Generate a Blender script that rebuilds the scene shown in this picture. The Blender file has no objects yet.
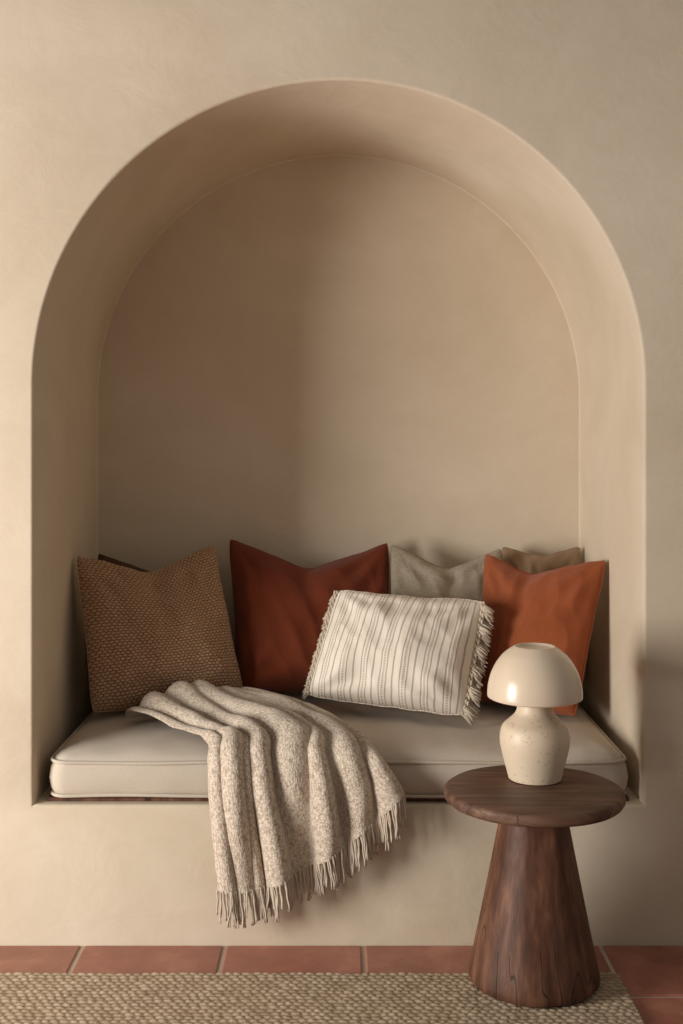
import bpy, bmesh, math, random
import numpy as np
from mathutils import Vector, noise
random.seed(7)
scene = bpy.context.scene
scene.view_settings.view_transform = 'Standard'
scene.view_settings.look = 'None'

# ------------------------------------------------------------------ helpers
def srgb(r, g, b):
    f = lambda c: (c/255/12.92) if c/255 <= 0.04045 else ((c/255+0.055)/1.055)**2.4
    return (f(r), f(g), f(b), 1.0)

class NT:
    def __init__(self, name):
        self.m = bpy.data.materials.new(name); self.m.use_nodes = True
        self.t = self.m.node_tree; self.n = self.t.nodes; self.l = self.t.links
        self.b = self.n['Principled BSDF']
    def node(self, typ, **kw):
        nd = self.n.new(typ)
        for k, v in kw.items():
            if k.startswith('i_'):
                key = k[2:].replace('_', ' ')
                nd.inputs[key].default_value = v
            else: setattr(nd, k, v)
        return nd
    def link(self, a, b): self.l.new(a, b)
    def math(self, op, a, b=None, c=None):
        nd = self.n.new('ShaderNodeMath'); nd.operation = op
        for i, v in enumerate((a, b, c)):
            if v is None: continue
            if isinstance(v, (int, float)): nd.inputs[i].default_value = v
            else: self.l.new(v, nd.inputs[i])
        return nd.outputs[0]
    def mix(self, fac, a, b, blend='MIX'):
        nd = self.n.new('ShaderNodeMix'); nd.data_type = 'RGBA'; nd.blend_type = blend
        for sock, v in ((nd.inputs[0], fac), (nd.inputs[6], a), (nd.inputs[7], b)):
            if isinstance(v, (int, float, tuple)): sock.default_value = v
            else: self.l.new(v, sock)
        return nd.outputs[2]
    def noise(self, vec, scale, detail=4, rough=.55, dist=0):
        nd = self.node('ShaderNodeTexNoise'); nd.inputs['Scale'].default_value = scale
        nd.inputs['Detail'].default_value = detail; nd.inputs['Roughness'].default_value = rough
        nd.inputs['Distortion'].default_value = dist
        if vec is not None: self.link(vec, nd.inputs['Vector'])
        return nd.outputs['Fac']
    def ramp(self, fac, stops):
        nd = self.node('ShaderNodeValToRGB'); cr = nd.color_ramp
        cr.elements[0].position = stops[0][0]; cr.elements[0].color = stops[0][1]
        cr.elements[1].position = stops[-1][0]; cr.elements[1].color = stops[-1][1]
        for p, c in stops[1:-1]:
            e = cr.elements.new(p); e.color = c
        self.link(fac, nd.inputs[0]); return nd.outputs[0]
    def mapping(self, vec, scale=(1, 1, 1), rot=(0, 0, 0)):
        nd = self.node('ShaderNodeMapping'); nd.inputs['Scale'].default_value = scale
        nd.inputs['Rotation'].default_value = rot
        self.link(vec, nd.inputs['Vector']); return nd.outputs[0]
    def coord(self, which): return self.node('ShaderNodeTexCoord').outputs[which]
    def bump(self, h, strength, dist):
        nd = self.node('ShaderNodeBump'); nd.inputs['Strength'].default_value = strength
        nd.inputs['Distance'].default_value = dist; self.link(h, nd.inputs['Height'])
        self.link(nd.outputs[0], self.b.inputs['Normal']); return nd

def make_obj(name, verts, faces, mat, uvs=None, smooth=True, parent=None, sharp=None):
    me = bpy.data.meshes.new(name)
    me.from_pydata([tuple(v) for v in verts], [], faces)
    if uvs is not None:
        ul = me.uv_layers.new(name='UVMap')
        vi = np.empty(len(me.loops), dtype=np.int32); me.loops.foreach_get('vertex_index', vi)
        arr = np.array(uvs, dtype=np.float32)[vi]
        ul.data.foreach_set('uv', arr.ravel())
    if mat: me.materials.append(mat)
    if smooth: me.polygons.foreach_set('use_smooth', [True]*len(me.polygons))
    if sharp:
        try: me.set_sharp_from_angle(angle=math.radians(sharp))
        except Exception as e: print(e)
    me.update()
    ob = bpy.data.objects.new(name, me); scene.collection.objects.link(ob)
    if parent: ob.parent = parent
    return ob

def tube(V, F, UV, pts, radii, seg=6, closed=False, uvs=1.0):
    pts = [Vector(p) for p in pts]; n = len(pts); base = len(V); L = 0
    up = Vector((0.3, 0.9, 0.2)).normalized()
    for i, p in enumerate(pts):
        if closed: t = pts[(i+1) % n]-pts[i-1]
        else: t = pts[min(i+1, n-1)]-pts[max(i-1, 0)]
        if t.length < 1e-9: t = Vector((0, 0, 1))
        t.normalize()
        a = t.cross(up)
        if a.length < 1e-4: a = t.cross(Vector((1, 0, 0)))
        a.normalize(); b = t.cross(a)
        if i: L += (pts[i]-pts[i-1]).length
        r = radii[i] if hasattr(radii, '__len__') else radii
        for k in range(seg):
            th = 2*math.pi*k/seg
            V.append(p+(a*math.cos(th)+b*math.sin(th))*r); UV.append((L*uvs, k/seg*r*6))
    m = n if closed else n-1
    for i in range(m):
        j = (i+1) % n
        for k in range(seg):
            k2 = (k+1) % seg
            F.append((base+i*seg+k, base+i*seg+k2, base+j*seg+k2, base+j*seg+k))
    if not closed:
        F.append(tuple(base+k for k in range(seg))[::-1])
        F.append(tuple(base+(n-1)*seg+k for k in range(seg)))

def empty(name, loc=(0, 0, 0)):
    e = bpy.data.objects.new(name, None); scene.collection.objects.link(e); e.location = loc
    return e

# ------------------------------------------------------------------ materials
def plaster():
    M = NT('limewash_plaster'); c = M.coord('Object')
    n1 = M.noise(c, 1.5, 6, .62, .5); n2 = M.noise(M.mapping(c, (2.2, 2.2, 3.4)), 2.2, 6, .62, .4)
    n3 = M.noise(M.mapping(c, (1, 1, 1)), 45, 4, .6)
    col = M.ramp(n1, [(.28, srgb(203, 186, 161)), (.72, srgb(225, 211, 190))])
    col = M.mix(M.math('MULTIPLY', n2, .40), col, srgb(197, 179, 153))
    M.link(col, M.b.inputs['Base Color']); M.b.inputs['Roughness'].default_value = .85
    M.b.inputs['Specular IOR Level'].default_value = .2
    h = M.math('ADD', M.math('MULTIPLY', n2, 1.0), M.math('MULTIPLY', n3, .10))
    M.bump(h, .28, .012); return M.m

def weave(name, c1, c2, pitch=.004, bump=.5, dist=.002, mott=.3, rough=.92, sheen=.12, lo=.30, hi=.72, rnd=1.1):
    M = NT(name); uv = M.coord('UV'); f = 2*math.pi/pitch
    sp = M.node('ShaderNodeSeparateXYZ')
    warp = M.noise(uv, 60, 3); warp2 = M.noise(uv, 85, 3)
    M.link(uv, sp.inputs[0])
    wx = M.math('ADD', sp.outputs[0], M.math('MULTIPLY', warp, pitch*rnd))
    wy = M.math('ADD', sp.outputs[1], M.math('MULTIPLY', warp2, pitch*rnd))
    sx = M.math('SINE', M.math('MULTIPLY', wx, f)); sy = M.math('SINE', M.math('MULTIPLY', wy, f*1.35))
    w = M.math('MULTIPLY', sx, sy)
    w01 = M.math('MULTIPLY_ADD', w, .5, .5)
    big = M.noise(uv, 9, 3); fine = M.noise(uv, 1.1/pitch, 2)
    slub = M.noise(M.mapping(uv, (1, 9, 1)), .12/pitch*3, 3)
    fac = M.math('ADD', M.math('MULTIPLY', w01, .40), M.math('MULTIPLY', M.math('ADD', fine, slub), .32))
    ft = M.ramp(fac, [(lo, (0, 0, 0, 1)), (hi, (1, 1, 1, 1))])
    col = M.mix(ft, c2, c1)
    dark = M.ramp(big, [(.3, (1-mott, 1-mott, 1-mott, 1)), (.7, (1, 1, 1, 1))])
    col = M.mix(1.0, col, dark, 'MULTIPLY')
    M.link(col, M.b.inputs['Base Color']); M.b.inputs['Roughness'].default_value = rough
    M.b.inputs['Specular IOR Level'].default_value = .12
    M.b.inputs['Sheen Weight'].default_value = sheen; M.b.inputs['Sheen Roughness'].default_value = .5
    M.bump(M.math('ADD', w01, M.math('MULTIPLY', fine, .8)), bump, dist)
    return M.m

def rib_weave(name, c1, c2, px, py):
    # coarse basket weave: offset rows of short horizontal yarn floats
    M = NT(name); uv = M.coord('UV'); sp = M.node('ShaderNodeSeparateXYZ'); M.link(uv, sp.inputs[0])
    wx = M.math('ADD', sp.outputs[0], M.math('MULTIPLY', M.noise(uv, 30, 3), px*1.2))
    wy = M.math('ADD', sp.outputs[1], M.math('MULTIPLY', M.noise(uv, 45, 3), py*1.1))
    ry = M.math('DIVIDE', M.math('ADD', wy, 2.0), py)
    row = M.math('FLOOR', ry); fy = M.math('FRACT', ry)
    off = M.math('MULTIPLY', M.math('MODULO', row, 2.0), .5)
    rx = M.math('ADD', M.math('DIVIDE', M.math('ADD', wx, 2.0), px), off); fx = M.math('FRACT', rx)
    hx = M.math('SINE', M.math('MULTIPLY', fx, math.pi)); hy = M.math('SINE', M.math('MULTIPLY', fy, math.pi))
    h = M.math('POWER', M.math('MULTIPLY', hx, hy), .6)
    fine = M.noise(uv, 380, 3); mid = M.noise(uv, 110, 3)
    fac = M.math('ADD', M.math('MULTIPLY', h, .55), M.math('MULTIPLY', M.math('ADD', fine, mid), .28))
    col = M.mix(M.ramp(fac, [(.30, (0, 0, 0, 1)), (.80, (1, 1, 1, 1))]), c2, c1)
    M.link(col, M.b.inputs['Base Color']); M.b.inputs['Roughness'].default_value = .95
    M.b.inputs['Specular IOR Level'].default_value = .1; M.b.inputs['Sheen Weight'].default_value = .12
    M.bump(M.math('ADD', h, M.math('MULTIPLY', fine, .5)), .8, .004); return M.m

def stripe_mat():
    M = NT('striped_cotton'); uv = M.coord('UV'); sp = M.node('ShaderNodeSeparateXYZ'); M.link(uv, sp.inputs[0])
    wob = M.math('MULTIPLY', M.math('SUBTRACT', M.noise(uv, 25, 2), .5), .003)
    x = M.math('ADD', sp.outputs[0], wob); per = .058
    fr = M.math('FRACT', M.math('DIVIDE', M.math('ADD', x, 1.0), per))
    k0 = (0, 0, 0, 1); k1 = (1, 1, 1, 1)
    solid = M.ramp(fr, [(.0, k0), (.05, k0), (.07, k1), (.11, k1), (.13, k0), (.36, k0), (.38, k1), (.42, k1), (.44, k0), (.66, k0), (.68, k1), (.74, k1), (.76, k0), (1, k0)])
    dash = M.ramp(fr, [(.0, k0), (.19, k0), (.21, k1), (.28, k1), (.30, k0), (1, k0)])
    dm = M.math('MULTIPLY_ADD', M.math('SINE', M.math('MULTIPLY', sp.outputs[1], 2*math.pi/.0065)), .35, .5)
    fac = M.math('MAXIMUM', M.math('MULTIPLY', solid, .85), M.math('MULTIPLY', dash, dm))
    fac = M.math('MULTIPLY', fac, M.math('MULTIPLY_ADD', M.noise(uv, 300, 2), .7, .30))
    fine = M.noise(uv, 450, 2)
    base = M.mix(fine, srgb(224, 210, 192), srgb(242, 231, 216))
    col = M.mix(fac, base, srgb(118, 100, 84))
    M.link(col, M.b.inputs['Base Color']); M.b.inputs['Roughness'].default_value = .9
    M.b.inputs['Sheen Weight'].default_value = .1
    M.b.inputs['Specular IOR Level'].default_value = .15
    wv = M.math('MULTIPLY', M.math('SINE', M.math('MULTIPLY', sp.outputs[0], 1500)), M.math('SINE', M.math('MULTIPLY', sp.outputs[1], 1500)))
    M.bump(M.math('ADD', M.math('MULTIPLY', fac, 1.0), M.math('ADD', M.math('MULTIPLY', wv, .25), M.math('MULTIPLY', fine, .5))), .5, .002)
    return M.m

def knit_mat():
    M = NT('oatmeal_knit'); uv = M.coord('UV')
    v = M.node('ShaderNodeTexVoronoi'); v.inputs['Scale'].default_value = 240; v.inputs['Randomness'].default_value = .7
    M.link(M.mapping(uv, (1, .7, 1)), v.inputs['Vector'])
    fine = M.noise(uv, 520, 3); mid = M.noise(M.mapping(uv, (1.6, .6, 1)), 110, 4)
    fac = M.math('ADD', M.math('MULTIPLY', v.outputs['Distance'], -.7), M.math('ADD', M.math('MULTIPLY', mid, .9), .45))
    f2 = M.ramp(fac, [(.25, (0, 0, 0, 1)), (.75, (1, 1, 1, 1))])
    col = M.mix(f2, srgb(152, 133, 113), srgb(223, 208, 190))
    col = M.mix(M.math('MULTIPLY', fine, .25), col, srgb(182, 165, 146))
    M.link(col, M.b.inputs['Base Color']); M.b.inputs['Roughness'].default_value = .95
    M.b.inputs['Sheen Weight'].default_value = .2; M.b.inputs['Specular IOR Level'].default_value = .1
    h = M.math('ADD', M.math('MULTIPLY', v.outputs['Distance'], -1.0), M.math('MULTIPLY', fine, .4))
    M.bump(h, .6, .0025); return M.m

def wood(name, c1, c2, c3, vertical=True):
    M = NT(name); c = M.coord('Object')
    sc = (11, 11, .45) if vertical else (1.2, 12, 12)
    m = M.mapping(c, sc)
    n1 = M.noise(m, 3.2, 6, .6, .25); n2 = M.noise(m, 12, 5, .65, .1); n3 = M.noise(c, 4, 3)
    col = M.ramp(n1, [(.28, c1), (.5, c2), (.72, c3)])
    col = M.mix(M.math('MULTIPLY', n2, .45), col, c1)
    cr = M.noise(M.mapping(c, (10, 10, .22) if vertical else (.8, 16, 16)), 1.6, 2, .4, .2)
    crack = M.ramp(M.math('ABSOLUTE', M.math('SUBTRACT', cr, .5)), [(0, (1, 1, 1, 1)), (.010, (0, 0, 0, 1))])
    ck = M.math('MULTIPLY', crack, M.math('GREATER_THAN', n3, .46))
    col = M.mix(M.math('MULTIPLY', ck, .8), col, srgb(25, 14, 10))
    M.link(col, M.b.inputs['Base Color'])
    r = M.math('MULTIPLY_ADD', n2, .25, .42); M.link(r, M.b.inputs['Roughness'])
    M.b.inputs['Specular IOR Level'].default_value = .3
    M.bump(M.math('SUBTRACT', M.math('MULTIPLY', n2, .5), ck), .35, .002); return M.m

def ceramic(name, base, speck, gloss):
    M = NT(name); c = M.coord('Object')
    n = M.noise(c, 9, 4)
    col = M.mix(n, base, tuple(x*.88 for x in base[:3])+(1,))
    if speck:
        v = M.node('ShaderNodeTexVoronoi'); v.inputs['Scale'].default_value = 75; M.link(c, v.inputs['Vector'])
        sz = M.noise(c, 60, 2)
        th = M.math('MULTIPLY', M.math('SUBTRACT', sz, .36), 1.2)
        sp = M.math('LESS_THAN', v.outputs['Distance'], th)
        sp = M.math('MULTIPLY', sp, .5)
        col = M.mix(sp, col, srgb(196, 168, 136))
        v2 = M.node('ShaderNodeTexVoronoi'); v2.inputs['Scale'].default_value = 120; M.link(c, v2.inputs['Vector'])
        sp2 = M.math('LESS_THAN', v2.outputs['Distance'], M.math('MULTIPLY', M.math('SUBTRACT', M.noise(c, 37, 2), .48), .9))
        col = M.mix(M.math('MULTIPLY', sp2, .6), col, srgb(156, 118, 86))
    M.link(col, M.b.inputs['Base Color']); M.b.inputs['Roughness'].default_value = gloss
    if gloss < .3: M.b.inputs['Coat Weight'].default_value = .2; M.b.inputs['Coat Roughness'].default_value = .2
    return M.m

def tile_mat():
    M = NT('terracotta_tile'); c = M.coord('Object')
    at = M.node('ShaderNodeAttribute', attribute_name='tint')
    n1 = M.noise(c, 6, 6, .65, .5); n2 = M.noise(c, 40, 4)
    col = M.ramp(n1, [(.25, srgb(136, 82, 66)), (.5, srgb(170, 108, 88)), (.78, srgb(200, 146, 122))])
    col = M.mix(M.math('MULTIPLY', n2, .3), col, srgb(122, 78, 66))
    col = M.mix(1.0, col, at.outputs['Color'], 'MULTIPLY')
    M.link(col, M.b.inputs['Base Color'])
    M.link(M.math('MULTIPLY_ADD', n1, .35, .20), M.b.inputs['Roughness'])
    M.bump(M.math('ADD', n1, M.math('MULTIPLY', n2, .2)), .3, .006); return M.m

def simple(name, col, rough=.9, ns=60, amt=.15):
    M = NT(name); c = M.coord('Object'); n = M.noise(c, ns, 4)
    M.link(M.mix(n, col, tuple(x*(1-amt*2) for x in col[:3])+(1,)), M.b.inputs['Base Color'])
    M.b.inputs['Roughness'].default_value = rough
    M.bump(n, .3, .003); return M.m

def jute_mat():
    M = NT('jute'); c = M.coord('Object')
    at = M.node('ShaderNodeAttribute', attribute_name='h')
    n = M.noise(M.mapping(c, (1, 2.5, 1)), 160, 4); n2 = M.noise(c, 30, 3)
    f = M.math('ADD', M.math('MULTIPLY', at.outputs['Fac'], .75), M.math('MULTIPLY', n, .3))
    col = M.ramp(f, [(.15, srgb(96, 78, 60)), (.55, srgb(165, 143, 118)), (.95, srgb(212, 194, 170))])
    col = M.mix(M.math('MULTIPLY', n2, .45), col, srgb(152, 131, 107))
    M.link(col, M.b.inputs['Base Color']); M.b.inputs['Roughness'].default_value = .95
    M.b.inputs['Specular IOR Level'].default_value = .1
    M.bump(n, .5, .002); return M.m

m_pl = plaster()
m_lin = weave('seat_linen', srgb(208, 195, 178), srgb(186, 172, 154), .0045, .25, .001, .06)
m_brown = rib_weave('brown_basketweave', srgb(206, 168, 132), srgb(120, 88, 64), .013, .0085)
m_dark = weave('umber_cotton', srgb(98, 70, 54), srgb(72, 50, 38), .004, .3, .001, .1)
m_rust = weave('rust_linen', srgb(134, 64, 38), srgb(102, 46, 26), .0048, .4, .002, .14)
m_oran = weave('terracotta_linen', srgb(170, 94, 57), srgb(138, 70, 40), .0048, .4, .002, .14)
m_grey = weave('grey_boucle', srgb(206, 191, 168), srgb(144, 130, 111), .008, .8, .004, .1, rnd=1.8)
m_taupe = weave('taupe_linen', srgb(176, 148, 118), srgb(146, 120, 94), .004, .4, .002, .1)
m_str = stripe_mat(); m_knit = knit_mat()
m_fr = weave('cream_yarn', srgb(232, 218, 198), srgb(190, 172, 148), .003, .5, .001, .1)
m_fr2 = weave('oatmeal_yarn', srgb(228, 212, 194), srgb(182, 164, 144), .004, .5, .001, .1)
m_wood = wood('walnut', srgb(62, 38, 28), srgb(102, 67, 49), srgb(144, 100, 75))
m_woodt = wood('walnut_top', srgb(76, 53, 41), srgb(110, 81, 64), srgb(142, 110, 89), False)
m_base = ceramic('speckled_ceramic', srgb(230, 210, 182), True, .45)
m_shade = ceramic('glazed_ceramic', srgb(232, 212, 186), False, .28)

# ------------------------------------------------------------------ wall with arched niche
R, ZS, ZB, D = .75, 1.375, .343, .775
loop = []; nrm = []
for i in range(24):
    loop.append((-R, ZB+(ZS-ZB)*i/24)); nrm.append((-1, 0))
nrm[0] = (-1, -1)
for i in range(120):
    a = math.pi-math.pi*i/120
    loop.append((R*math.cos(a), ZS+R*math.sin(a))); nrm.append((math.cos(a), math.sin(a)))
for i in range(24):
    loop.append((R, ZS-(ZS-ZB)*i/24)); nrm.append((1, 0))
for i in range(40):
    loop.append((R-2*R*i/40, ZB)); nrm.append((0, -1))
nrm[24+120+24] = (1, -1)
N = len(loop); V = []; F = []; br = .009
prof = [(br*(1-math.sin(t)), br*(1-math.cos(t))) for t in [math.pi/2*k/5 for k in range(6)]]
prof += [(0, y) for y in (.1, .25, .4, .55, .7, D-.004)]+[(-.003, D-.001), (-.004, D)]
for off, y in prof:
    for (x, z), (nx, nz) in zip(loop, nrm):
        V.append((x+nx*off, y, z+nz*off))
for k in range(len(prof)-1):
    for i in range(N):
        j = (i+1) % N
        F.append((k*N+i, k*N+j, (k+1)*N+j, (k+1)*N+i))
bk = (len(prof)-1)*N
F.append(tuple(bk+i for i in range(N)))
me = bpy.data.meshes.new('wall_back'); me.from_pydata(V, [], F)
bm = bmesh.new(); bm.from_mesh(me); bm.verts.ensure_lookup_table()
ov = [bm.verts[i] for i in range(N)]
es = [bm.edges.get((ov[i], ov[(i+1) % N])) for i in range(N)]
rect = [bm.verts.new(p) for p in ((-3.4, 0, -.02), (3.4, 0, -.02), (3.4, 0, 3.2), (-3.4, 0, 3.2))]
es += [bm.edges.new((rect[i], rect[(i+1) % 4])) for i in range(4)]
bmesh.ops.triangle_fill(bm, edges=es, use_beauty=True)
bmesh.ops.recalc_face_normals(bm, faces=bm.faces)
for f in bm.faces: f.smooth = True
bm.to_mesh(me); bm.free()
me.materials.append(m_pl)
try: me.set_sharp_from_angle(angle=math.radians(30))
except Exception as e: print(e)
wall = bpy.data.objects.new('wall_back', me); scene.collection.objects.link(wall)

# ------------------------------------------------------------------ floor
bm = bmesh.new(); tint = bm.loops.layers.float_color.new('tint')
xs0 = [-3.4, -3.06, -2.71, -2.365, -2.02, -1.67, -1.32, -.973, -.628, -.279, .060, .353, .643, .985, 1.33, 1.67, 2.02, 2.36, 2.7, 3.05, 3.4]
g = .0045
row = 0; y1 = -.004
while y1 > -3.6:
    y0 = -.274 if row == 0 else y1-.345
    xs = xs0 if row % 2 == 0 else [max(-3.4, min(3.4, x+.17)) for x in xs0]
    for a, b in zip(xs[:-1], xs[1:]):
        if b-a < .03: continue
        c = random.uniform(.82, 1.1); cc = (c, c*random.uniform(.95, 1.03), c*random.uniform(.92, 1.05), 1)
        x0, x1, ya, yb = a+g, b-g, y0+g, y1-(g if row else 0)
        bv = .004
        vs = []
        for ins, z in ((0, -.02), (0, -bv), (bv, 0)):
            vs.append([bm.verts.new(p) for p in ((x0+ins, ya+ins, z), (x1-ins, ya+ins, z), (x1-ins, yb-ins, z), (x0+ins, yb-ins, z))])
        fs = [bm.faces.new(vs[2])]
        for r in range(2):
            for k in range(4):
                fs.append(bm.faces.new((vs[r][k], vs[r][(k+1) % 4], vs[r+1][(k+1) % 4], vs[r+1][k])))
        for f in fs:
            for l in f.loops: l[tint] = cc
    y1 = y0; row += 1
gf = bm.faces.new([bm.verts.new(p) for p in ((-3.4, -3.7, -.004), (3.4, -3.7, -.004), (3.4, 0, -.004), (-3.4, 0, -.004))])
gf.material_index = 1
me = bpy.data.meshes.new('floor'); bm.to_mesh(me); bm.free()
me.materials.append(tile_mat()); me.materials.append(simple('grout', srgb(206, 190, 170)))
fl = bpy.data.objects.new('floor', me); scene.collection.objects.link(fl)

# ------------------------------------------------------------------ jute rug
RX0, RX1, RY0, RY1 = -1.75, .65, -1.25, -.178
st = .0028
nx = int((RX1-RX0)/st); ny = int((RY1-RY0)/st)
X = np.linspace(RX0, RX1, nx); Y = np.linspace(RY0, RY1, ny)
XX, YY = np.meshgrid(X, Y)
rs = np.random.RandomState(3)
pr = .0150
wav = .002*np.sin(XX*9)+.0014*np.sin(XX*23+1)+.0008*np.sin(XX*71+YY*40)
rowf = (YY+wav)/pr; ri = np.floor(rowf).astype(int)
fr = rowf-ri
tab = rs.rand(2000, 4)*6.28
T4 = tab[(ri+1000) % 2000]
ph = (ri % 2)*math.pi/2+.5*np.sin(T4[..., 0])
loopp = .021
xw = XX+.002*np.sin(XX*37+T4[..., 1])+.0015*np.sin(XX*83+T4[..., 2])
s = np.abs(np.sin(math.pi*(xw/loopp)+ph+(fr-.5)*1.6))
tuft = .85+.15*np.sin(XX*57+T4[..., 3])*np.sin(XX*21+T4[..., 1])
H = (np.sin(math.pi*fr)**.5)*(.4+.6*s**.5)*tuft
Z = .0065+.0070*H+.0014*rs.rand(ny, nx)
edge = np.minimum.reduce([XX-RX0, RX1-XX, YY-RY0, RY1-YY])
Z = np.where(edge < .004, .001, Z)
V = np.stack([XX, YY, Z], -1).reshape(-1, 3)
idx = np.arange(nx*ny).reshape(ny, nx)
Fq = np.stack([idx[:-1, :-1], idx[:-1, 1:], idx[1:, 1:], idx[1:, :-1]], -1).reshape(-1, 4)
me = bpy.data.meshes.new('jute_rug')
me.vertices.add(len(V)); me.vertices.foreach_set('co', V.ravel())
me.loops.add(Fq.size); me.loops.foreach_set('vertex_index', Fq.ravel())
me.polygons.add(len(Fq)); me.polygons.foreach_set('loop_start', np.arange(0, Fq.size, 4))
me.polygons.foreach_set('use_smooth', np.ones(len(Fq), bool))
me.update(calc_edges=True)
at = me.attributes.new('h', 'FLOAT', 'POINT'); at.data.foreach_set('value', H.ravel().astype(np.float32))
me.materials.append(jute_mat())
rug = bpy.data.objects.new('jute_rug', me); scene.collection.objects.link(rug)

# ------------------------------------------------------------------ seat board and cushion
def box(name, x0, x1, y0, y1, z0, z1, mat, bev=.002, parent=None):
    bm = bmesh.new(); bmesh.ops.create_cube(bm, size=1)
    for v in bm.verts:
        v.co = Vector(((x0+x1)/2+v.co.x*(x1-x0), (y0+y1)/2+v.co.y*(y1-y0), (z0+z1)/2+v.co.z*(z1-z0)))
    bmesh.ops.bevel(bm, geom=bm.edges, offset=bev, segments=2, affect='EDGES')
    me = bpy.data.meshes.new(name); bm.to_mesh(me); bm.free(); me.materials.append(mat)
    ob = bpy.data.objects.new(name, me); scene.collection.objects.link(ob); ob.parent = parent
    return ob
seat = empty('bench_seat_cushion')
box('seat_board', -.722, .722, .026, .76, .3435, .353, m_wood, .002, seat)

CX, CY, HX, HY = 0.0, .385, .716, .368
def rrect(ins, z, rc=.045, n=10, ns=60, nsy=30):
    hx, hy = HX-ins, HY-ins; r = max(rc-ins*.5, .015)
    P = []
    def seg(p, q, k):
        for i in range(k): P.append((p[0]+(q[0]-p[0])*i/k, p[1]+(q[1]-p[1])*i/k))
    def arc(cx, cy, a0):
        for i in range(n): 
            a = a0+math.pi/2*i/n; P.append((cx+r*math.cos(a), cy+r*math.sin(a)))
    seg((-hx+r, -hy), (hx-r, -hy), ns); arc(hx-r, -hy+r, -math.pi/2)
    seg((hx, -hy+r), (hx, hy-r), nsy); arc(hx-r, hy-r, 0)
    seg((hx-r, hy), (-hx+r, hy), ns); arc(-hx+r, hy-r, math.pi/2)
    seg((-hx, hy-r), (-hx, -hy+r), nsy); arc(-hx+r, -hy+r, math.pi)
    return [Vector((CX+x, CY+y, z)) for x, y in P]
ZT, ZBm = .441, .360
rings = [(.05, ZBm-.007), (.012, ZBm-.004), (.002, ZBm), (-.005, ZBm+.016), (-.009, ZBm+.040), (-.005, ZT-.016), (.002, ZT),
         (.008, ZT+.010), (.02, ZT+.019), (.04, ZT+.027), (.07, ZT+.033), (.11, ZT+.036), (.16, ZT+.038), (.22, ZT+.038), (.28, ZT+.038), (.34, ZT+.038)]
V = []; F = []; UV = []
for k, (ins, z) in enumerate(rings):
    for p in rrect(ins, z):
        q = p.copy()
        a = noise.noise(Vector((p.x*5, p.y*5, p.z*9)))*.006
        w = noise.noise(Vector((p.x*20, p.y*10, p.z*30+4)))*.004
        if 2 < k < 6: q.y += (a+w)*(1 if p.y > CY else -1)*.9
        elif k > 7: q.z += (a+w)*.8
        V.append(q); UV.append((q.x, q.y+q.z))
n = len(rrect(0, 0))
for k in range(len(rings)-1):
    for i in range(n):
        j = (i+1) % n
        F.append((k*n+i, k*n+j, (k+1)*n+j, (k+1)*n+i))
F.append(tuple(range(n))[::-1]); F.append(tuple((len(rings)-1)*n+i for i in range(n)))
for z in (ZBm+.001, ZT+.001):
    pts = [Vector((p.x, p.y+.0015*math.sin(p.x*19), p.z+.0015*math.sin(p.x*13+z*40))) for p in rrect(-.001, z)]
    tube(V, F, UV, pts, .0045, 8, True)
make_obj('cushion_body', V, F, m_lin, UV, parent=seat)

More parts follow.
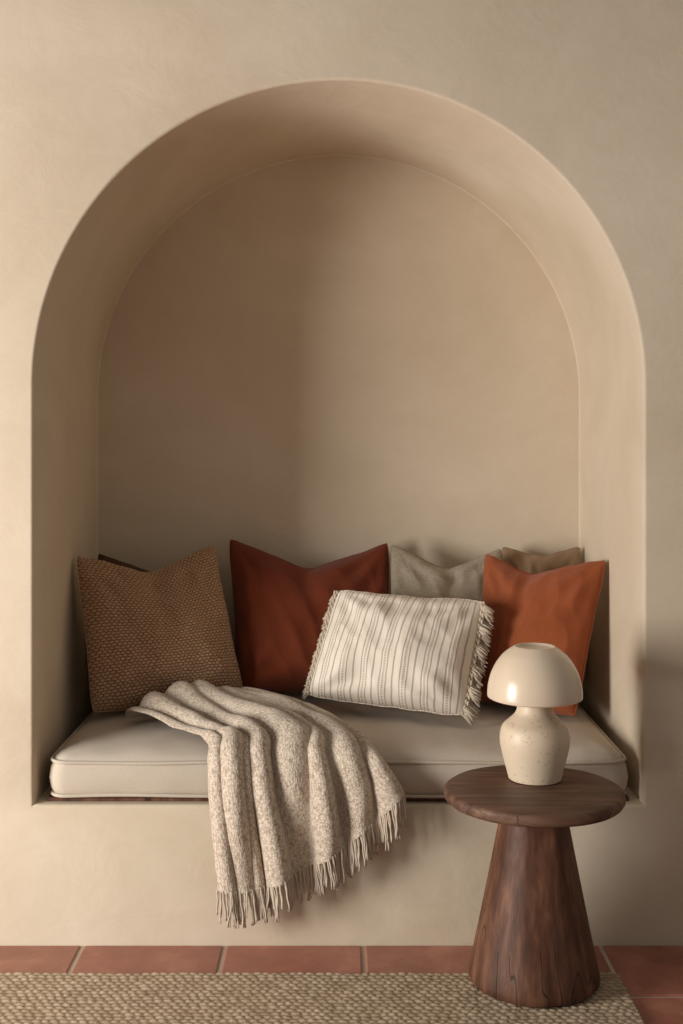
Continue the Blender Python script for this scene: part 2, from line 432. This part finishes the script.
# ------------------------------------------------------------------ pillows
def pillow(name, TL, TR, BR, BL, T, mat, dip=.06, seed=0, conc=.035, wr=.005, fringe=None, dipu=0., tback=1., crease=.35, puff=.52, fold=.014):
    TL, TR, BR, BL = map(Vector, (TL, TR, BR, BL))
    W = ((TR-TL).length+(BR-BL).length)/2; Hh = ((TL-BL).length+(TR-BR).length)/2
    nrmv = (TR-TL+BR-BL).cross(TL-BL+TR-BR).normalized()
    if nrmv.y > 0: nrmv = -nrmv
    up = ((TL+TR)-(BL+BR)).normalized()
    n = 84; V = []; F = []; UV = []
    def base(u, v):
        b0 = (v+1)/2
        uu0 = (u-dipu*(1-u*u))
        dd = dip*max(0, 1-(math.sqrt(uu0*uu0+.012)-.11)/.90)**1.05*b0**1.7
        uu = u*(1-conc*(1-v*v)); vv = v*(1-conc*.8*(1-u*u))
        cf = 1-.035*(abs(u*v))**7
        a = (uu*cf+1)/2; b = (vv*cf+1)/2
        p = BL*(1-a)*(1-b)+BR*a*(1-b)+TR*a*b+TL*(1-a)*b
        p = p-up*dd
        e = noise.noise(Vector((u*1.6+seed, v*1.6, seed*1.7)))
        e2 = noise.noise(Vector((u*4+seed, v*4, seed*2.7)))*.35
        return p+nrmv*(e+e2)*.012*max(abs(u), abs(v))+up*e2*.010*abs(v)
    def thick(u, v, side):
        m = max(0, (1-u*u))*max(0, (1-v*v))
        th = T*m**puff*(1.06-.16*v)
        b0 = (v+1)/2
        uc = u-dipu-.06*math.sin(v*4+seed)
        c = math.exp(-(uc/(.10+.12*(1-b0)))**2)*b0**2.2*min(1, m*6)
        sh = (math.exp(-((abs(uc)-.27)/.15)**2))*b0**2*min(1, m*5)
        th *= (1-crease*c+.10*sh)
        k = min(1, m*3)
        w = noise.noise(Vector((u*2.0+seed*3, v*2.0+side, seed)))*2.6*wr
        for cu, cv in ((-1, -1), (1, -1), (-1, 1), (1, 1)):
            d = math.hypot(u-cu, v-cv); an = math.atan2(v-cv, u-cu)
            w += math.sin(an*10+seed+cu*2+cv)*wr*1.1*math.exp(-((d-.5)/.3)**2)
        q = noise.noise(Vector((u*3.0+seed+v*1.2, v*1.3-u*.8, 7+seed)))
        w += -abs(q)**.7*fold+fold*.35
        return th+w*k
    idx = {}
    for side in (0, 1):
        for i in range(n+1):
            for j in range(n+1):
                bd = i in (0, n) or j in (0, n)
                if side and bd: idx[(1, i, j)] = idx[(0, i, j)]; continue
                u = math.sin(math.pi/2*(2*i/n-1)); v = math.sin(math.pi/2*(2*j/n-1))
                p = base(u, v)
                if not bd: p = p+nrmv*thick(u, v, side)*(1 if side == 0 else -tback)
                idx[(side, i, j)] = len(V); V.append(p); UV.append((u*W/2, v*Hh/2))
        for i in range(n):
            for j in range(n):
                q = (idx[(side, i, j)], idx[(side, i+1, j)], idx[(side, i+1, j+1)], idx[(side, i, j+1)])
                F.append(q if side == 0 else q[::-1])
    per = [(i, 0) for i in range(n)]+[(n, j) for j in range(n)]+[(i, n) for i in range(n, 0, -1)]+[(0, j) for j in range(n, 0, -1)]
    tube(V, F, UV, [V[idx[(0, i, j)]] for i, j in per], .0028, 6, True)
    if fringe:
        par = empty(name)
        ob = make_obj('cover', V, F, mat, UV, parent=par)
        FV, FF, FU = [], [], []
        right = (TR-TL+BR-BL).normalized()
        rnd = random.Random(seed)
        for sgn in (-1, 1):
            cnt = 84; lk = .62 if sgn < 0 else 1.1
            for k in range(cnt):
                v = -1+2*(k+rnd.random()*.6)/cnt
                p = base(sgn, v); ruff = math.sin(k*.42)*.014*fringe*(.5 if sgn < 0 else 1)
                for rep in range(4):
                    L = rnd.uniform(.024, .038)*lk
                    out = right*sgn
                    d = (out+up*rnd.uniform(-.35, .15)-Vector((0, 0, .45))+nrmv*rnd.uniform(-.15, .35)).normalized()
                    pts = []
                    for q in range(5):
                        t = q/4
                        pts.append(p+d*L*t+nrmv*(ruff*math.sin(t*2.6)+rnd.uniform(-.001, .001))-Vector((0, 0, .006*t*t)))
                    for pp in pts: pp.z = max(pp.z, .486)
                    tube(FV, FF, FU, pts, [.0020, .0019, .0018, .0016, .0012], 5)
        for sgn in (-1, 1):
            for off in (.002, .008):
                pts = []
                for k in range(120):
                    v = -1+2*k/119
                    pts.append(base(sgn, v)+right*sgn*off+nrmv*(.004+.004*math.sin(k*.9+off*300)))
                tube(FV, FF, FU, pts, .0034, 6)
        make_obj('fringe', FV, FF, m_fr, FU, parent=par)
        return par
    return make_obj(name, V, F, mat, UV)

# back row
pillow('throw_pillow', (-.735, .705, .898), (-.375, .715, .896), (-.335, .62, .50), (-.73, .61, .50), .055, m_dark, .06, 11)
pillow('throw_pillow', (-.335, .69, .943), (.154, .69, .930), (.158, .54, .502), (-.296, .54, .508), .092, m_rust, .082, 2, crease=.34)
pillow('throw_pillow', (.156, .665, .930), (.492, .655, .917), (.52, .54, .50), (.15, .55, .50), .075, m_grey, .068, 5)
pillow('throw_pillow', (.50, .72, .918), (.737, .70, .918), (.737, .62, .50), (.47, .66, .50), .04, m_taupe, .03, 8)
# front row
pillow('throw_pillow', (-.739, .42, .918), (-.366, .60, .932), (-.270, .50, .508), (-.672, .32, .492), .104, m_brown, .062, 3, dipu=.0, crease=.25)
pillow('throw_pillow', (.434, .58, .908), (.743, .37, .912), (.636, .285, .492), (.384, .49, .495), .095, m_oran, .05, 6, dipu=-.15, crease=.25)
pillow('lumbar_pillow', (-.006, .462, .816), (.402, .36, .796), (.332, .225, .508), (-.088, .395, .524), .090, m_str, .004, 9, conc=.020, wr=.006, fringe=1, crease=.06, puff=.56)

# ------------------------------------------------------------------ throw blanket
rows = [
 [(-.570,.27,.490),(-.51,.30,.490),(-.445,.33,.492),(-.365,.35,.495),(-.30,.37,.495),(-.240,.38,.49)],
 [(-.549,.24,.510),(-.4925,.27,.530),(-.429,.30,.558),(-.364,.32,.560),(-.303,.34,.5505),(-.249,.35,.5375)],
 [(-.448,.15,.496),(-.3925,.18,.5045),(-.3395,.22,.521),(-.262,.24,.536),(-.178,.26,.5405),(-.096,.27,.517)],
 [(-.325,.04,.478),(-.265,.04,.485),(-.1906,.04,.497),(-.101,.05,.505),(-.009,.06,.5005),(.0605,.06,.4815)],
 [(-.311,-.022,.452),(-.253,-.022,.456),(-.1746,-.022,.464),(-.082,-.022,.471),(.016,-.022,.473),(.102,-.022,.461)],
 [(-.306,-.045,.368),(-.243,-.045,.368),(-.161,-.045,.368),(-.064,-.045,.3805),(.0375,-.045,.402),(.128,-.04,.4217)],
 [(-.2816,-.05,.157),(-.209,-.05,.157),(-.129,-.05,.181),(-.04,-.05,.225),(.057,-.05,.2925),(.1475,-.045,.375)],
]
G = np.array(rows, float)
def cr(P, t):
    n = len(P); i = min(int(t), n-2); f = t-i
    p0 = P[max(i-1, 0)] if i > 0 else 2*P[0]-P[1]
    p1, p2 = P[i], P[i+1]; p3 = P[i+2] if i+2 < n else 2*P[n-1]-P[n-2]
    return .5*((2*p1)+(-p0+p2)*f+(2*p0-5*p1+4*p2-p3)*f*f+(-p0+3*p1-3*p2+p3)*f**3)
NU, NV = 300, 260
lens = [0]
for a, b in zip(G[:-1], G[1:]): lens.append(lens[-1]+np.linalg.norm(a-b, axis=1).mean())
lens = np.array(lens)/lens[-1]
B = np.zeros((NV, NU, 3))
for j in range(NV):
    s_ = j/(NV-1); k = min(np.searchsorted(lens, s_, side='right')-1, len(lens)-2)
    t = k+(s_-lens[k])/(lens[k+1]-lens[k])
    P = np.array([cr(G[:, c], t) for c in range(6)])
    for i in range(NU): B[j, i] = cr(P, 5*i/(NU-1))
du = np.gradient(B, axis=1); dv = np.gradient(B, axis=0)
nr = np.cross(du, dv); nr /= np.linalg.norm(nr, axis=2, keepdims=True)+1e-9
if nr[NV-10, NU//2, 1] > 0: nr = -nr
tu = du/(np.linalg.norm(du, axis=2, keepdims=True)+1e-9)
C = B.copy()
# individual folds: centre u at top, centre u at hem, width, height, start, end (along the length)
folds = [(.02, .05, .050, .9, 0, 1.4), (.20, .15, .075, 1.25, 0, 1.4), (.40, .34, .055, 1.15, 0, 1.4), (.30, .245, .03, .55, .45, 1.4),
         (.58, .50, .070, 1.25, 0, .95), (.72, .60, .035, .75, .25, 1.4), (.86, .79, .070, .8, .05, 1.4), (.97, .96, .045, .9, 0, 1.4), (.55, .69, .03, .5, .6, 1.4)]
for j in range(NV):
    s_ = j/(NV-1)
    amp = .014+.019*min(1, max(0, (s_-.36)/.3))
    if s_ < .08: amp *= s_/.08
    for i in range(NU):
        u = i/(NU-1)
        d = -.40*amp; side = 0
        for n_, (c0, c1, w0, h0, s0, s1) in enumerate(folds):
            c = c0+(c1-c0)*s_+.03*noise.noise(Vector((s_*2.6, n_*3.1, 2)))
            ww = w0*(.95+.55*noise.noise(Vector((s_*2.0+5, n_*2.1, 8))))
            env = min(1, max(0, (s_-s0)/.2+(1 if s0 == 0 else 0)))*min(1, max(0, (s1-s_)/.35))
            hh = h0*(1+.6*noise.noise(Vector((s_*2.4+n_*4, 1, 3))))*env
            x_ = (u-c)/ww
            gsn = math.exp(-x_*x_)
            d += amp*hh*gsn*1.3
            side += amp*hh*.8*(x_+.35)*gsn*(1 if s_ > .1 else s_/.1)
        d += .009*noise.noise(Vector((u*6, s_*7, 2)))+.003*noise.noise(Vector((u*16, s_*14, 5)))
        C[j, i] = B[j, i]+nr[j, i]*(d+.008)+tu[j, i]*side*.8
        x, y, z = C[j, i]
        if y > .03: z = max(z, .490 if y > .1 else .482+.008*(y-.03)/.07)
        elif z < .47: y = min(y, -.014)
        elif y > -.01: z = max(z, .474)
        C[j, i] = (x, y, z)
V = [Vector(p) for p in C.reshape(-1, 3)]
UV = []
for j in range(NV):
    for i in range(NU): UV.append((i/(NU-1)*.72, j/(NV-1)*.85))
F = [(j*NU+i, j*NU+i+1, (j+1)*NU+i+1, (j+1)*NU+i) for j in range(NV-1) for i in range(NU-1)]
throw = empty('throw_blanket')
bl = make_obj('knit_cloth', V, F, m_knit, UV, parent=throw)
sol = bl.modifiers.new('thick', 'SOLIDIFY'); sol.thickness = .006; sol.offset = 0
FV, FF, FU = [], [], []
rnd = random.Random(4)
K = 92
for k in range(K):
    i = min(NU-1, int((k+rnd.random()*.5)/K*NU))
    p = Vector(C[-1, i]); prev = Vector(C[-9, i]); d0 = (p-prev).normalized()
    u = i/NU
    lean = Vector((rnd.uniform(-.14, .14)+.08*u, rnd.uniform(-.05, .08), 0))
    L = rnd.uniform(.060, .092)
    for rep in range(3):
        off = Vector((rnd.uniform(-.003, .003), rnd.uniform(-.003, .003), 0))
        sp = Vector((rnd.uniform(-.12, .12), rnd.uniform(-.06, .06), 0))
        pts = []; q = p-d0*.006+off
        n = 9; w = rnd.uniform(0, 6)
        for t in range(n):
            pts.append(q.copy())
            f = t/(n-1)
            dd = (d0*(1-f)**2*.8+Vector((0, 0, -1))*(.5+f)+lean+sp*f+Vector((.14*math.sin(w+t*1.3), .08*math.cos(w+t*1.3), 0))).normalized()
            q = q+dd*L/(n-1)
            if q.y > -.008: q.y = -.008
        tube(FV, FF, FU, pts, [.0025-.0009*(t/(n-1)) for t in range(n)], 5)
make_obj('tassels', FV, FF, m_fr2, FU, parent=throw)

# ------------------------------------------------------------------ side table
TX, TY, TZ0 = .444, -.222, .0150
def lathe(name, profile, mat, cx, cy, seg=96, parent=None, jit=0, sharp=40):
    V = []; F = []
    for r, z in profile:
        for k in range(seg):
            a = 2*math.pi*k/seg
            rr = r
            if jit and r > .01: rr += jit*noise.noise(Vector((math.cos(a)*2.2, math.sin(a)*2.2, z*1.5)))+jit*.12*noise.noise(Vector((math.cos(a)*9, math.sin(a)*9, z*.8)))
            V.append((rr*math.cos(a), rr*math.sin(a), z))
    for i in range(len(profile)-1):
        for k in range(seg):
            k2 = (k+1) % seg
            F.append((i*seg+k, i*seg+k2, (i+1)*seg+k2, (i+1)*seg+k))
    F.append(tuple(range(seg))[::-1]); F.append(tuple((len(profile)-1)*seg+k for k in range(seg)))
    ob = make_obj(name, V, F, mat, parent=parent, sharp=sharp)
    ob.location = (cx, cy, 0); return ob
table = empty('side_table')
pl = [(.135, TZ0), (.143, TZ0+.002), (.147, TZ0+.007), (.147, TZ0+.02)]
for k in range(1, 13):
    t = k/12; pl.append((.147+(.070-.147)*t**.95, TZ0+.02+(.41-TZ0-.02)*t))
pl += [(.068, .4215)]
lathe('leg', pl, m_wood, TX, TY, 128, table, .004)
zt, zb = .449, .420
pt = [(.15, zb), (.192, zb), (.199, zb+.003), (.203, zb+.009), (.203, zt-.008), (.201, zt-.003), (.196, zt), (.12, zt), (.05, zt)]
lathe('table_top', pt, m_woodt, TX, TY, 128, table, .0022)

# ------------------------------------------------------------------ lamp
LX, LY = .458, -.150
lamp = empty('table_lamp')
def spl(ps, m=6):
    P = np.array(ps, float); out = []
    for i in range((len(P)-1)*m+1): out.append(tuple(cr(P, i/m)))
    return out
pb = [(.05, .4495), (.058, .450)]+spl([(.061, .452), (.0655, .47), (.0735, .50), (.0800, .53), (.0808, .552), (.0745, .574), (.058, .590), (.0455, .603), (.0405, .618), (.038, .64), (.037, .67), (.03, .69)])
lathe('base', pb, m_base, LX, LY, 96, lamp, .0006)
outer = spl([(.1095, .641), (.1100, .649), (.1080, .670), (.1010, .696), (.0890, .720), (.0735, .740), (.057, .753), (.0485, .7585)])
top = [(.0465, .7595), (.0445, .7585), (.0435, .754), (.040, .752), (.02, .752)]
inner = [(.02, .746)]+[(max(r-.006, .02), z-.004) for r, z in outer[::-1]][2:-1]+[(.1045, .640), (.107, .6395), (.1095, .641)]
allp = inner[:-1]+outer+top
lathe('shade', allp, m_shade, LX, LY, 96, lamp, .0006, 50)

# ------------------------------------------------------------------ light
def area(name, loc, target, sx, sy, power, col):
    ld = bpy.data.lights.new(name, 'AREA'); ld.shape = 'RECTANGLE'; ld.size = sx; ld.size_y = sy
    ld.energy = power; ld.color = col
    ob = bpy.data.objects.new(name, ld); scene.collection.objects.link(ob); ob.location = loc
    ob.rotation_euler = (Vector(target)-Vector(loc)).to_track_quat('-Z', 'Y').to_euler()
    return ob
area('window_light', (-2.75, -1.66, .92), (.3, .2, .6), 1.1, 1.3, 122, (1.0, .968, .925))
w = bpy.data.worlds.new('World'); scene.world = w; w.use_nodes = True
bg = w.node_tree.nodes['Background']; bg.inputs[0].default_value = (1.0, .94, .865, 1); bg.inputs[1].default_value = .235

# ------------------------------------------------------------------ camera
cd = bpy.data.cameras.new('camera'); cam = bpy.data.objects.new('camera', cd); scene.collection.objects.link(cam)
cam.location = (0, -2.95, 1.24); cam.rotation_euler = (math.pi/2, 0, 0)
cd.sensor_fit = 'AUTO'; cd.sensor_width = 36; cd.lens = 1200/1024*36
cd.shift_y = -72/1024; cd.shift_x = 3/1024
scene.camera = cam
